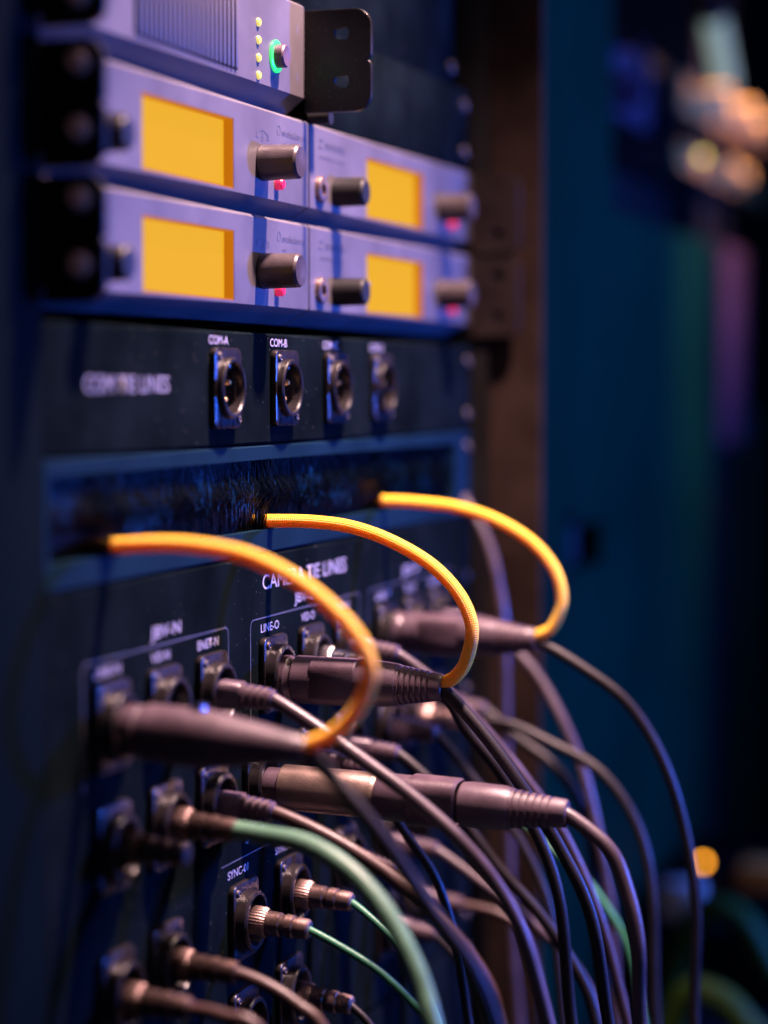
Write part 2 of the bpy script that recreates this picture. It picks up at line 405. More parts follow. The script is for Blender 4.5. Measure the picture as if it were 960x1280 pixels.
CABLE_PATHS = {
 'O1': [(45.0, -3.0, -55.0), (45.0, -16.2, -54.1), (45.0, -32.6, -54.3), (45.0, -51.6, -57.4), (45.0, -68.9, -65.0), (45.0, -83.1, -75.3), (45.0, -92.2, -85.7), (45.0, -95.0, -96.3), (45.0, -91.0, -107.1), (45.0, -83.1, -115.6), (45.0, -71.1, -121.3)],
 'O2': [(196.0, -0.0, -55.1), (196.0, -18.2, -55.1), (196.0, -35.4, -57.0), (196.0, -52.4, -62.4), (196.0, -69.2, -71.6), (196.0, -80.8, -83.4), (196.0, -85.8, -96.0), (196.0, -83.6, -108.9), (196.0, -79.2, -115.5), (196.0, -72.6, -120.6)],
 'O3': [(340.0, 0.9, -53.9), (340.0, -16.0, -54.4), (340.0, -35.5, -56.3), (340.0, -54.8, -61.9), (340.0, -72.0, -71.8), (340.0, -83.0, -84.8), (340.0, -86.1, -98.7), (340.0, -81.6, -110.6), (340.0, -70.2, -118.0)],
 'C1': [(45.0, -77.4, -128.0), (45.0, -88.7, -138.2), (48.0, -101.8, -155.4), (52.0, -114.6, -175.6), (56.0, -127.4, -194.5), (60.0, -136.0, -219.2)],
 'C2': [(196.0, -77.6, -125.2), (196.0, -89.2, -136.5), (196.0, -105.8, -157.3), (198.0, -121.6, -182.2), (200.0, -134.2, -210.5), (205.0, -141.4, -259.3)],
 'C2b': [(240.0, -59.6, -129.5), (240.0, -71.2, -144.8), (242.0, -84.6, -161.3), (244.0, -99.7, -186.0), (246.0, -109.6, -216.1), (250.0, -115.1, -274.3)],
 'C3': [(340.0, -77.8, -119.6), (340.0, -94.8, -128.1), (342.0, -116.8, -144.7), (345.0, -132.2, -170.0), (348.0, -142.2, -203.0), (350.0, -147.3, -239.9), (352.0, -147.3, -299.8)],
 'C3b': [(422.0, -42.1, -132.7), (420.0, -55.0, -146.0), (415.0, -68.6, -166.6), (412.0, -79.6, -191.4), (410.0, -87.5, -222.2), (410.0, -94.5, -261.3), (410.0, -98.9, -320.6)],
 'C4': [(178.0, -136.1, -168.0), (177.0, -145.8, -176.5), (176.0, -153.0, -191.2), (175.0, -158.0, -212.2), (175.0, -160.1, -249.1)],
 'C5': [(132.0, -27.4, -121.6), (131.0, -45.5, -129.2), (130.0, -65.0, -141.0), (130.0, -83.8, -153.4), (130.0, -100.9, -167.3), (132.0, -114.1, -183.2), (135.0, -124.0, -203.9), (140.0, -133.5, -241.8)],
 'C6': [(283.0, -25.2, -120.9), (284.0, -34.2, -125.7), (288.0, -47.7, -135.2), (292.0, -61.3, -149.4), (296.0, -78.6, -170.4), (300.0, -97.7, -198.5), (305.0, -113.0, -236.0), (310.0, -126.6, -290.0)],
 'C7': [(283.0, -27.1, -164.0), (283.0, -38.2, -172.3), (284.0, -49.0, -182.6), (286.0, -70.5, -210.0), (288.0, -91.9, -233.8), (290.0, -109.5, -261.2), (290.0, -116.8, -285.3)],
 'C8': [(132.0, -26.3, -161.2), (132.0, -41.9, -167.2), (132.0, -57.9, -174.4), (133.0, -73.4, -183.9), (135.0, -94.8, -201.7), (140.0, -108.9, -223.0), (145.0, -113.7, -245.1)],
 'C9': [(340.0, -16.2, -220.2), (340.0, -31.9, -225.6), (340.0, -51.4, -233.6), (342.0, -70.2, -247.7), (345.0, -92.4, -269.2), (350.0, -106.6, -303.1)],
 'C10': [(381.0, -19.4, -250.6), (381.0, -31.6, -251.7), (380.0, -48.0, -256.1), (380.0, -60.1, -268.9), (380.0, -72.2, -314.7)],
 'C11': [(88.0, -28.1, -161.0), (86.0, -40.7, -161.0), (82.0, -59.1, -162.5), (78.0, -75.6, -169.4), (74.0, -88.8, -179.7), (70.0, -98.8, -192.0), (66.0, -106.8, -205.6), (62.0, -112.9, -222.0)],
 'C12': [(213.0, -22.9, -216.6), (212.0, -33.1, -218.7), (210.0, -43.5, -223.1), (208.0, -53.6, -231.8), (205.0, -63.1, -245.1), (200.0, -73.2, -264.3)],
 'C13': [(163.0, -24.8, -215.9), (163.0, -36.9, -217.8), (163.0, -50.2, -223.7), (163.0, -63.4, -232.1), (163.0, -76.5, -244.2), (163.0, -86.3, -255.9)],
 'C14': [(381.0, -51.6, -207.3), (378.0, -66.4, -216.3), (375.0, -82.9, -228.1), (372.0, -98.1, -242.8), (370.0, -111.4, -264.3), (370.0, -121.2, -307.3)],
 'C15': [(88.0, -14.7, -213.1), (88.0, -27.3, -212.9), (88.0, -39.8, -215.6), (88.0, -52.1, -221.9), (88.0, -64.3, -233.8)],
 'C16': [(43.0, -14.6, -211.7), (43.0, -28.2, -211.8), (43.0, -43.0, -215.0), (43.0, -57.7, -221.9)],
 'C17': [(474.0, 6.8, -54.6), (470.0, -4.9, -66.0), (466.0, -14.8, -82.3), (462.0, -21.2, -102.6), (460.0, -25.3, -131.4)],
 'C18': [(381.0, -49.5, -162.7), (380.0, -71.6, -171.1), (378.0, -95.6, -182.9), (376.0, -113.5, -206.3), (374.0, -121.8, -239.6), (374.0, -125.0, -308.0)],
 'C19': [(422.0, -23.5, -169.8), (420.0, -44.9, -176.5), (418.0, -66.0, -191.1), (416.0, -80.8, -215.8), (414.0, -87.6, -262.8), (412.0, -92.4, -321.7)],
 'C20': [(43.0, -27.9, -153.9), (43.0, -35.9, -158.0), (43.0, -46.2, -167.8), (44.0, -53.0, -184.0), (45.0, -56.9, -203.2), (46.0, -58.8, -222.6)],
 'D1': [(240.0, -25.1, -176.3), (240.0, -41.3, -186.2), (241.0, -57.0, -208.6), (243.0, -66.0, -239.2), (246.0, -71.5, -277.3)],
 'D2': [(340.0, -31.9, -180.2), (340.0, -49.4, -188.6), (338.0, -69.2, -213.2), (334.0, -83.7, -244.9), (330.0, -91.7, -298.9)],
 'D3': [(283.0, -17.7, -217.4), (283.0, -32.7, -222.8), (285.0, -49.6, -241.7), (288.0, -62.8, -268.3), (290.0, -70.4, -293.3)],
 'D4': [(340.0, -16.2, -262.1), (340.0, -32.0, -266.2), (341.0, -49.7, -283.1), (342.0, -62.7, -308.8)],
 'D5': [(213.0, -20.3, -256.7), (213.0, -30.9, -261.1), (213.0, -42.5, -274.2)],
}
DULLINK = mat('greyer_white_print', (0.19, 0.18, 0.21), 0.6, tint=0.3, tint_scale=200)  # greyer than the other white print, for the COM TIE LINES lettering
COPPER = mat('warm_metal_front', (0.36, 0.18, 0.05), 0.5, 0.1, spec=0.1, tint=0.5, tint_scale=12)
BLACK_GLOSS = mat('satin_black_socket', (0.011, 0.009, 0.0105), 0.3, 0.05, spec=0.5, grain=0.15, grain_scale=1500, tint=0.2, tint_scale=150, dust=0.15)
EARSCREW = mat('zinc_screw', (0.6, 0.42, 0.45), 0.5, 0.2, spec=0.3, tint=0.2, tint_scale=200)
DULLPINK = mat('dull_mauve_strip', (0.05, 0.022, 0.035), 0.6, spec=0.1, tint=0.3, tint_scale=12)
GREYM = mat('grey_mesh', (0.09, 0.08, 0.085), 0.6)

# ------------------------------------------------------------------ the setting
FLOOR_Z = -415
m = MB().box(-3000, 5000, -3000, 3500, FLOOR_Z - 20, FLOOR_Z); structure(m.build('floor', FLOORM))
m = MB().box(4200, 4300, -3000, 3500, FLOOR_Z, 2400); structure(m.build('back_wall', WALLM))

# ------------------------------------------------------------------ rack cabinet
rack = thing('rack_cabinet', 'dark equipment rack cabinet with brown side panel holding the stacked units', 'rack', (240, 0, FLOOR_Z))
def at_rack(m): return m        # coordinates below are already world millimetres
def rpart(m, name, material, **k):
    o = m.build(name, material, rack, **k)
    o.location = (-0.240, 0, -FLOOR_Z * MM)
    return o
rpart(MB().box(493, 498.5, -36, 480, FLOOR_Z, 420), 'side_panel', BROWNSIDE, bevel=1.2)
rpart(MB().box(486.5, 492.3, -8, 30, FLOOR_Z + 2, 418), 'mounting_rail', BLACK, bevel=0.4)
rpart(MB().box(-90, -4, -1, 40, FLOOR_Z, 420), 'upright', RAILM, bevel=2)
rpart(MB().box(-90, 492.5, 440, 480, FLOOR_Z + 2, 418), 'back_panel', BLACK)

def screw(parent, x, y, z, r=3.4, axis='y', key='screw', material=None):
    def mk(p):
        m = MB().lathe([(0, r), (0.3 * r, r * 0.97), (0.52 * r, r * 0.78), (0.62 * r, r * 0.45), (0.4 * r, r * 0.36), (0.4 * r, 0)], 18)
        return m.build('screw', material or SCREWM, p)
    o = part((key, r), 'screw', parent, mk, (x, y, z))
    if axis == '-x': o.rotation_euler = (0, 0, R(-90))
    return o

# blank panels in the upper right and below the patch panel
def blank(x0, x1, z0, z1, y, label, screws):
    t = thing('blank_panel', label, 'blank panel', (x0, y, z0), 'blank rack panels')
    MB().box(0, x1 - x0, 0, 2.5, 0, z1 - z0).build('plate', PANEL, t, bevel=0.7)
    for sx, sz in screws: screw(t, sx - x0, 0, sz - z0)
    return t
blank(244, 484, 111.9, 153.6, 1.5, 'dark blank panel right of the half-width unit and above the receivers', [(474, 121), (474, 145)])
blank(238, 484, 154.4, 242, 8.5, 'tall dark blank panel at the very top behind the black bracket', [(474, 165), (474, 232)])
blank(-3, 484, -412, -292, 0, 'dark blank panel under the camera patch panel behind the hanging cables', [(476, -300)])

# ------------------------------------------------------------------ ears
def ear_plate(parent, h, depth, holes, name='rack_ear', material=None):
    """plate sticking forward (-Y) from the face, rounded front corners, two holes through it; local x 0..2.5"""
    r = 7.0
    # outline in (y, z) with slot holes cut by strips: built as ring plates around each hole
    zc = h / 2
    m = MB()
    hz = holes
    mid = zc
    def strip(z0, z1, hole_z, top, bot):
        loop = []
        n = 6
        # order: start front-top going counterclockwise in (a = forward, z)
        for k in range(n):
            a = R(0 + 90 * k / (n - 1))
            rr = r if top else 2.4
            loop.append((depth - rr + rr * math.cos(a), z1 - rr + rr * math.sin(a)))
        loop.append((0, z1)); loop.append((0, (z0 + z1) / 2)); loop.append((0, z0))
        for k in range(n):
            a = R(270 + 90 * k / (n - 1))
            rr = r if bot else 2.4
            loop.append((depth - rr + rr * math.cos(a), z0 + rr + rr * math.sin(a)))
        cx = depth * 0.56
        inner = [(cx + 3.4 * math.cos(math.atan2(z - hole_z, a - cx)), hole_z + 3.4 * math.sin(math.atan2(z - hole_z, a - cx))) for a, z in loop]
        q = MB().ring_plate(loop, inner, 0, 2.5)
        # (a, depth, z) -> (x = thickness, y = -a, z)
        m.add([(y, -x, z) for x, y, z in q.v], q.f)
    strip(mid, h, holes[1], True, False)
    strip(0, mid, holes[0], False, True)
    o = m.build(name, material or EARMAT, parent, sharp=30, bevel=0.35, seg=1)
    return o

# ------------------------------------------------------------------ half-width unit at the top
u = thing('power_unit', 'half-width silver unit with ribbed grille, yellow lights and green ringed button at the top', 'rack unit', (0, 0, 113))
rows = [(0.2, 9), (7.6, 0), (45.2, 0), (46.2, 1.2)]
gx0, gx1 = 68, 163
xs = [0, gx0, gx1, 236]
MB_ = grid_plate([(0.2, 9), (7.6, 0), (9.6, 0), (45.2, 0), (46.2, 1.2)], xs, [(gx0, gx1, 9.6, 45.0)], 14)
MB_.build('front_panel', SILVER, u, sharp=20)
MB().box(2, 234, 15, 200, 1, 45).build('case', BLACK, u, bevel=0.5)
MB().box(gx0 - 1, gx1 + 1, 5.5, 7, 8, 46).build('grille_backing', BLACK, u)
ns = 23
for i in range(ns):
    x = gx0 + 2.6 + (gx1 - gx0 - 5.2) * i / (ns - 1)
    part('vent_slat', 'vent_slat', u, lambda p: MB().box(-1.25, 1.25, -1.1, 5, 9.8, 44.9).build('vent_slat', SILVER, p, bevel=0.7), (x, 0, 0))
for z in (10.5, 17.4, 24.4, 31.4):
    part('light', 'indicator_light', u, lambda p: MB().lathe([(-0.5, 1.75), (0.5, 1.75), (1.1, 1.3), (1.3, 0)], 16).build('indicator_light', YELLED, p), (184, 0, z))
b = MB().lathe([(0, 6.6), (0.9, 6.6), (1.2, 6.0), (1.2, 4.9), (0.3, 4.8)], 40).build('button_ring', GREENLED, u); b.location = (0.203, 0, 0.0205)
b = MB().lathe([(0, 4.7), (4.4, 4.7), (5.1, 4.1), (4.7, 0)], 32).build('button', SHELL, u); b.location = (0.203, 0, 0.0205)
o = ear_plate(u, 42.5, 29.5, (12.8, 32.2)); o.location = (0.2365, 0, 0.0015)
o = ear_plate(u, 42.5, 23, (10, 30)); o.location = (-0.0030, 0, 0.0015)
screw(u, -3.2, -13.5, 11, 4.2, '-x', 'earscrew', EARSCREW); screw(u, -3.2, -13.5, 31, 4.2, '-x', 'earscrew', EARSCREW)
o = MB().lathe([(0, 2.8), (9, 2.8), (9.8, 3.0), (9.8, 0)], 20).build('thumb_screw', BLACK, u); o.location = (0.2450, 0.001, 0.0003)
ribbon([(203 + 1.5 * math.sin(a), 10.6 + 1.5 * math.cos(a)) for a in [R(40 + 280 * i / 12) for i in range(13)]], 0.35).build('power_mark', INK, u)

# ------------------------------------------------------------------ wireless receivers
def dial_bm(p):
    f = lambda t, a, k: (1.0 if 1 < t < 13.5 and k % 2 else 0.985)
    m = MB().lathe([(0, 7.0), (0.4, 7.3), (15.6, 6.9), (16.6, 6.1), (16.4, 0)], 64, flute=f)
    return m.build('dial', BLACK_KNOB, p)
BLACK_KNOB = mat('grey_black_knob', (0.050, 0.040, 0.045), 0.36, 0.1, grain=0.2, grain_scale=1500, tint=0.2, tint_scale=120)
def vol_bm(p):
    m = MB().lathe([(0, 6.2), (13.2, 5.9), (14.2, 5.1), (14.1, 0)], 40)
    return m.build('volume_knob', BLACK, p)
def pointer_bm(p):
    return MB().box(-0.9, 0.9, -14.3, -0.5, 4.2, 6.7).build('pointer', DULLMARK, p, bevel=0.2)
def receiver(x, z, side, label, turn=0):
    t = thing('radio_receiver', label, 'receiver', (x, 0, z), 'half-width radio receivers with amber displays')
    W = 241.0
    hx0, hx1, hz0, hz1 = 74, 158.5, 7.6, 34.8
    def front(p):
        m = grid_plate([(0, 12), (6.6, 0), (hz0, 0), (hz1, 0), (41.4, 0), (42.6, 1.3)], [0.3, hx0, hx1, W - 0.3], [(hx0, hx1, hz0, hz1)], 14)
        return m.build('front_panel', SILVER, p, sharp=20)
    part('rf', 'front_panel', t, front)
    part('rc', 'case', t, lambda p: MB().box(1.5, W - 1.5, 14.5, 205, 0.5, 42).build('case', BLACK, p, bevel=0.5))
    part('rl', 'display', t, lambda p: MB().box(hx0 + 0.3, hx1 - 0.3, 4.0, 5.5, hz0 + 0.3, hz1 - 0.3).build('display', LCD, p))
    def bez(p):
        m = MB().ring_plate([(hx0, hz0), (hx1, hz0), (hx1, hz1), (hx0, hz1)], [(hx0 + 0.6, hz0 + 0.6), (hx1 - 0.6, hz0 + 0.6), (hx1 - 0.6, hz1 - 0.6), (hx0 + 0.6, hz1 - 0.6)], 0.25, 4.0)
        return m.build('display_bezel', AMBERWALL, p)
    part('rb', 'display_bezel', t, bez)
    d = part('dial', 'dial', t, dial_bm, (188.5, 0, 20.4))
    k = part('vol', 'volume_knob', t, vol_bm, (33, 0, 15.4))
    part('ptr', 'pointer', k, pointer_bm)
    k.rotation_euler = (0, R(turn), 0)
    d.rotation_euler = (0, R(turn * 1.7), 0)
    def jack(p):
        m = MB().lathe([(0, 5.6), (1.6, 5.6), (2.1, 5.1), (2.1, 2.8), (-6, 3.5)], 32)
        return m.build('headphone_jack', NICKEL, p)
    j = part('jack', 'headphone_jack', t, jack, (12.5, 0, 15.2))
    part('jh', 'socket_hole', j, lambda p: MB().lathe([(0.4, 3.7), (0.4, 0)], 24).build('socket_hole', HOLE, p))
    part('red', 'power_button', t, lambda p: MB().lathe([(0, 2.4), (2.4, 2.4), (3.2, 1.8), (3.4, 0)], 20).build('power_button', REDLED, p), (204.0, 0, 13.2))
    part('on', 'power_mark', t, lambda p: ribbon([(204.5 + 1.3 * math.sin(a), 8.6 + 1.3 * math.cos(a)) for a in [R(40 + 280 * i / 12) for i in range(13)]], 0.3).build('power_mark', INK, p))
    def arc(p):
        m = ribbon([(188.5 + 9 * math.sin(a), 24.5 + 9 * math.cos(a)) for a in [R(-46 + 92 * i / 14) for i in range(15)]], 0.45)
        m2 = ribbon([(188.5, 34.2), (188.5, 31.2)], 0.45)
        m3 = ribbon([(188.5 + 1.0 * math.sin(a), 30.2 + 1.0 * math.cos(a)) for a in [R(360 * i / 10) for i in range(11)]], 0.5)
        m.add(m2.v, m2.f); m.add(m3.v, m3.f)
        for sgn in (-1, 1):
            q = ribbon([(188.5 + sgn * 4.2, 30.2), (188.5 + sgn * 6.9, 30.4), (188.5 + sgn * 6.2, 33.0)], 0.45)
            m.add(q.v, q.f)
        return m.build('dial_mark', INK, p)
    part('arc', 'dial_mark', t, arc)
    def ring(p):
        m = ribbon([(206.5 + 1.7 * math.sin(a), 35.2 + 2.2 * math.cos(a)) for a in [R(-150 + 300 * i / 14) for i in range(15)]], 0.6)
        return m.build('logo_mark', INK, p)
    for key, nm, fn in (('t1', 'lettering', lambda p: lettering('evolution', 210, 33.6, 3.0, p, INK, 21)),
                        ('t1b', 'lettering', lambda p: lettering('G3', 232.3, 33.7, 2.0, p, INK, 3.2)),
                        ('t2', 'lettering', lambda p: lettering('SENNHEISER', 19, 33.2, 3.0, p, INK, 26)),
                        ('t3', 'lettering', lambda p: lettering('true diversity receiver', 12.5, 28.6, 1.8, p, INK, 32)),
                        ('t4', 'lettering', lambda p: lettering('esc', 210, 29.6, 1.6, p, INK, 4.5)),
                        ('t6', 'logo_mark', ring),
                        ('t5', 'logo_mark', lambda p: ribbon([(11.5, 36.4), (16.8, 36.4), (14.6, 36.4), (13.4, 33.0), (11.2, 33.0), (16.2, 33.0)], 0.6).build('logo_mark', INK, p))):
        part(key, nm, t, fn)
    if side < 0:
        o = part('earL', 'rack_ear', t, lambda p: ear_plate(p, 41, 22.5, (12, 34)), (-3.0, 0, 0.8))
        screw(t, -3.2, -13.5, 13, 4.2, '-x', 'earscrew', EARSCREW); screw(t, -3.2, -13.5, 34, 4.2, '-x', 'earscrew', EARSCREW)
    else:
        o = part('earR', 'rack_ear', t, lambda p: ear_plate(p, 41, 26.5, (11, 32), material=EARLIT), (W + 0.5, 0, 0.2))
    return t
receiver(0, 68.8, -1, 'upper left receiver, directly under the ribbed grille unit', -14)
receiver(242, 68.8, 1, 'upper right receiver, directly under the dark blank panel')
receiver(0, 25.6, -1, 'lower left receiver, above the letters COM TIE LINES', 38)
receiver(242, 25.6, 1, 'lower right receiver, above the rightmost COM sockets', 52)

# ------------------------------------------------------------------ panel sockets
def d_flange(key, parent, x, z):
    def mk(p):
        o_ = rrect(26, 31, 3.2)
        return MB().ring_plate(o_, circle_like(o_, 11.4), -2.6, 0).build('flange', BLACK_GLOSS, p, bevel=0.45)
    return part('dflange', 'flange', parent, mk)
COMX = [146.5, 209.5, 271.5, 333.5]
com = thing('intercom_patch_panel', 'black panel lettered COM TIE LINES with four round sockets', 'patch panel', (0, 0, -23.4))
holes = [(x - 12, x + 12, 10.5, 34.5) for x in COMX]
xs = sorted({-3.0, 484.0, *[h[0] for h in holes], *[h[1] for h in holes]})
grid_plate([(0, 0.8), (0.8, 0), (10.5, 0), (34.5, 0), (43.6, 0), (44.5, 0.9)], xs, holes, 2.6).build('plate', PANEL, com, sharp=20)
for i, x in enumerate(COMX):
    s = link('socket', None, com); s.location = (x * MM, 0, 22.4 * MM)
    d_flange('c', s, 0, 0)
    def shell(p):
        m = MB().lathe([(2.5, 11.9), (4.6, 11.9), (5.2, 11.3), (5.2, 10.2), (4.4, 9.6), (-13, 9.2)], 48)
        return m.build('socket_ring', BLACK_GLOSS, p)
    part('cring', 'socket_ring', s, shell)
    part('cwall', 'socket_wall', s, lambda p: MB().lathe([(4.5, 9.45), (-12, 8.9)], 48).build('socket_wall', BLACK_GLOSS, p))
    part('cfloor', 'socket_floor', s, lambda p: MB().lathe([(-12.6, 9.0), (-12.6, 0)], 32).build('socket_floor', BLACK, p))
    def pins(p):
        m = MB()
        for a in (90, 210, 330):
            m.lathe([(-12.5, 1.25), (0.6, 1.25), (1.7, 0.7), (1.8, 0)], 14, 4.4 * math.cos(R(a)), -4.4 * math.sin(R(a)))
        return m.build('contact_pins', GOLD, p)
    part('cpins', 'contact_pins', s, pins)
    part('key', 'key_ridge', s, lambda p: MB().box(-1.3, 1.3, -3.5, 12, 7.4, 9.6).build('key_ridge', BLACK_GLOSS, p, bevel=0.3))
    for sx, sz in ((-9.4, 12.2), (9.4, -12.2)):
        screw(s, sx, -2.6, sz, 1.7)
    lettering('COM-' + 'ABCD'[i], x - 4, 39.3, 3.4, com, WHITEINK, 19, center=True)
lettering('COM TIE LINES', 27, 21.0, 6.2, com, DULLINK, 69)
screw(com, 476, 0, 8.5, 2.8); screw(com, 476, 0, 36, 2.8)

# ------------------------------------------------------------------ brush panel
br = thing('brush_panel', 'cable entry panel with black bristles in a blue lit frame', 'brush panel', (0, 0, -68))
bw0, bw1, bz0, bz1 = 0.5, 455, 9.6, 38.2
grid_plate([(0, 0.9), (0.9, 0), (bz0, 0), (bz1, 0), (43.3, 0), (44.0, 0.8)], [-3, bw0, bw1, 484], [(bw0, bw1, bz0, bz1)], 18).build('frame', FRAME, br, sharp=20)
MB().box(bw0 - 2, bw1 + 2, 28, 29, bz0 - 4, bz1 + 4).build('shadow_backing', HOLE, br)
def bristles(name, top):
    m = MB(); rnd = random.Random(3 if top else 4)
    n = 4200
    for i in range(n):
        x = bw0 + 0.3 + (bw1 - bw0 - 0.6) * (i + rnd.random()) / n
        y = 6 + rnd.uniform(-2.4, 2.4)
        clump = math.sin(x * 0.23) + math.sin(x * 0.61 + 2) + math.sin(x * 1.7 + (1 if top else 4))
        L = 13.6 + 0.55 * clump + rnd.uniform(-1.6, 1.6) if top else 15.6 + 0.5 * clump + rnd.uniform(-1.8, 1.6)
        for cx in (45, 196, 340):                     # parted round each cord
            d = x - cx
            if abs(d) < 5: x = cx + math.copysign(2.2 + abs(d) * 0.62, d)
        z0 = bz1 + 0.5 if top else bz0 - 0.5
        sg = -1 if top else 1
        near = min(abs(x - c_) + off for c_, off in ((45, -5), (196, 0), (340, 1)))
        if near < 9: y -= 5.5 * (1 - max(near, 0) / 9)
        bx, by = rnd.gauss(0, 0.9), -abs(rnd.gauss(0, 1.9)) + rnd.gauss(0, 0.5)
        w = 0.13
        vs = []
        for s in (0.0, 0.55, 1.0):
            px, py, pz = x + bx * s * s, y + by * s * s * 1.6, z0 + sg * L * s
            vs += [(px - w, py, pz), (px + w, py - 0.02, pz), (px, py + 0.22, pz)]
        m.add(vs, [(0, 1, 4, 3), (1, 2, 5, 4), (2, 0, 3, 5), (3, 4, 7, 6), (4, 5, 8, 7), (5, 3, 6, 8), (6, 7, 8)])
    me = bpy.data.meshes.new(name)
    me.from_pydata([(a * MM, b_ * MM, c * MM) for a, b_, c in m.v], [], m.f)
    me.materials.append(BRISTLE)
    o = link(name, me, br); o['kind'] = 'stuff'
    return o
def bristle_glints():  # extra strands whose blue colour imitates glints along the brush middle
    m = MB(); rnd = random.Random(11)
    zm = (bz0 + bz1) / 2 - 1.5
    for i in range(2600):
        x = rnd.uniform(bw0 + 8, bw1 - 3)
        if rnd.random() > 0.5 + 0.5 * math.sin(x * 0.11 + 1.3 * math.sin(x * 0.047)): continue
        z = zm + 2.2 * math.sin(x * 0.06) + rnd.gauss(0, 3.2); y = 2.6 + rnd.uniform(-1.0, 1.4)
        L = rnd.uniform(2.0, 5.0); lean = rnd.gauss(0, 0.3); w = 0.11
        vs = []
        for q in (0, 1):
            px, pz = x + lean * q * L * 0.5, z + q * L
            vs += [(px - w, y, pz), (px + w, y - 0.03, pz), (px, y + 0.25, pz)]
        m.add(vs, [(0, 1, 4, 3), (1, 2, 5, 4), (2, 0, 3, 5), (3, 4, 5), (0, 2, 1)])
    me = bpy.data.meshes.new('bristle_glints')
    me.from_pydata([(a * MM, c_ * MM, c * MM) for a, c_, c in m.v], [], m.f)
    me.materials.append(mat('blue_glint_strands', (0.0015, 0.034, 0.075), 0.4, spec=0.25))
    o = link('bristle_glints', me, br); o['kind'] = 'stuff'
bristle_glints()
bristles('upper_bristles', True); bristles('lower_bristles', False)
screw(br, 476, 0, 8.5, 2.8); screw(br, 476, 0, 36, 2.8)

# ------------------------------------------------------------------ camera patch panel
Z1, Z2, Z3, Z4 = -117.5, -160.0, -212.0, -255.0
camp = thing('camera_patch_panel', 'large black panel lettered CAMERA TIE LINES with rows of connectors', 'patch panel', (0, 0, -291))
COLS = [44, 88, 132, 196, 240, 283, 340, 381, 422]
sock = [(x, Z1) for x in COLS] + [(178 if x == 196 else x, Z2) for x in COLS] + [(x, Z3) for x in (46, 88, 163, 213, 283, 340, 381)] + [(x, Z4) for x in (163, 213, 340, 381)]
# the holes only need to stand behind each flange: an 18 mm square each
bands = sorted({z for _, z in sock})
rows = [(-291, 0.8), (-290, 0)]
for z in bands: rows += [(z - 9, 0), (z + 9, 0)]
rows += [(-69.2, 0), (-68.4, 0.8)]
rows = [(z + 291, y) for z, y in rows]
hol = [(x - 9, x + 9, z - 9 + 291, z + 9 + 291) for x, z in sock]
xs = sorted({-3.0, 484.0, *[h[0] for h in hol], *[h[1] for h in hol]})
grid_plate(rows, xs, hol, 2.6).build('plate', PANEL, camp, sharp=20)
def coax_ring(p):
    m = MB().lathe([(2.4, 12.2), (6.4, 12.2), (7.2, 11.5), (7.2, 10.1), (6.0, 9.6), (-4, 9.4), (-4, 0)], 48)
    return m.build('socket_ring', BLACK_GLOSS, p)
for x, z in sock:
    s = link('socket', None, camp); s.location = (x * MM, 0, (z + 291) * MM)
    d_flange('c', s, 0, 0)
    part('sring', 'socket_ring', s, coax_ring)
    screw(s, -9.4, -2.6, 12.2, 1.7); screw(s, 9.4, -2.6, -12.2, 1.7)
def plab(s, x, z, cap, w=None): return lettering(s, x, z + 291, cap, camp, WHITEINK, w, center=True)
lettering('CAMERA TIE LINES', 187, -82.6 + 291, 6.4, camp, WHITEINK, 100)
for k, (g, cx, xl, xr) in enumerate((('N', 92, 24, 151), ('O', 236, 174, 306), ('P', 381, 318, 448))):
    plab('JBV-' + g, cx, -91.2, 4.6, 26)
    for nm, c in zip(('LINE-', 'VID-', 'ENET-'), COLS[3 * k:3 * k + 3]):
        plab(nm + g, c - 1, -99.9, 3.6, 20 if nm != 'VID-' else 16)
    r_ = 3.0; top, bot = -94.0, -138.0
    pts = [(xl, bot), (xl, top - r_)] + [(xl + r_ - r_ * math.cos(R(a)), top - r_ + r_ * math.sin(R(a))) for a in (22, 45, 68)] + \
          [(xl + r_, top), (xr - r_, top)] + [(xr - r_ + r_ * math.sin(R(a)), top - r_ + r_ * math.cos(R(a))) for a in (22, 45, 68)] + [(xr, top - r_), (xr, bot)]
    q = ribbon([(x, z + 291) for x, z in pts], 0.55); q.build('outline', LINEINK, camp)
plab('SYNC', 178, -182.8, 4.4, 20)
plab('SYNC-01', 160, -193.8, 3.4, 21); plab('SYNC-02', 211, -193.8, 3.4, 21)
ribbon([(143, -187.5 + 291), (232, -187.5 + 291)], 0.5).build('outline', LINEINK, camp)
for z in (-100, -160, -230, -280): screw(camp, 476, 0, z + 291, 2.8)

# ------------------------------------------------------------------ plugs and cables
def world_pts(o, pts):
    inv = Matrix.LocRotScale(o.location, o.rotation_euler, None).inverted()
    return [tuple(1000 * c for c in inv @ (Vector(p) * MM)) for p in pts]
def tip(o, L): return tuple(1000 * c for c in (Matrix.LocRotScale(o.location, o.rotation_euler, None) @ Vector((0, -L * MM, 0))))
def add_cord(t, key, L, r, material, lead=10, tail=None, name='cord', kind=None):
    e = tip(t, L)
    P = [tip(t, L - 8), tip(t, L - 1)] + [p for p in CABLE_PATHS[key] if p[1] < e[1] - 8]
    x, y, z = P[-1]
    if tail is None: tail = [(x, y - 14, z - 50), (x - 2, y - 18, FLOOR_Z + 45), (x - 6, y - 30, FLOOR_Z + r + 1), (x + 30, y - 60, FLOOR_Z + r + 1)]
    P = [p for i, p in enumerate(P)] + tail
    m = MB().tube(world_pts(t, P), r, 14, 3.0)
    return m.build(name, material, t)
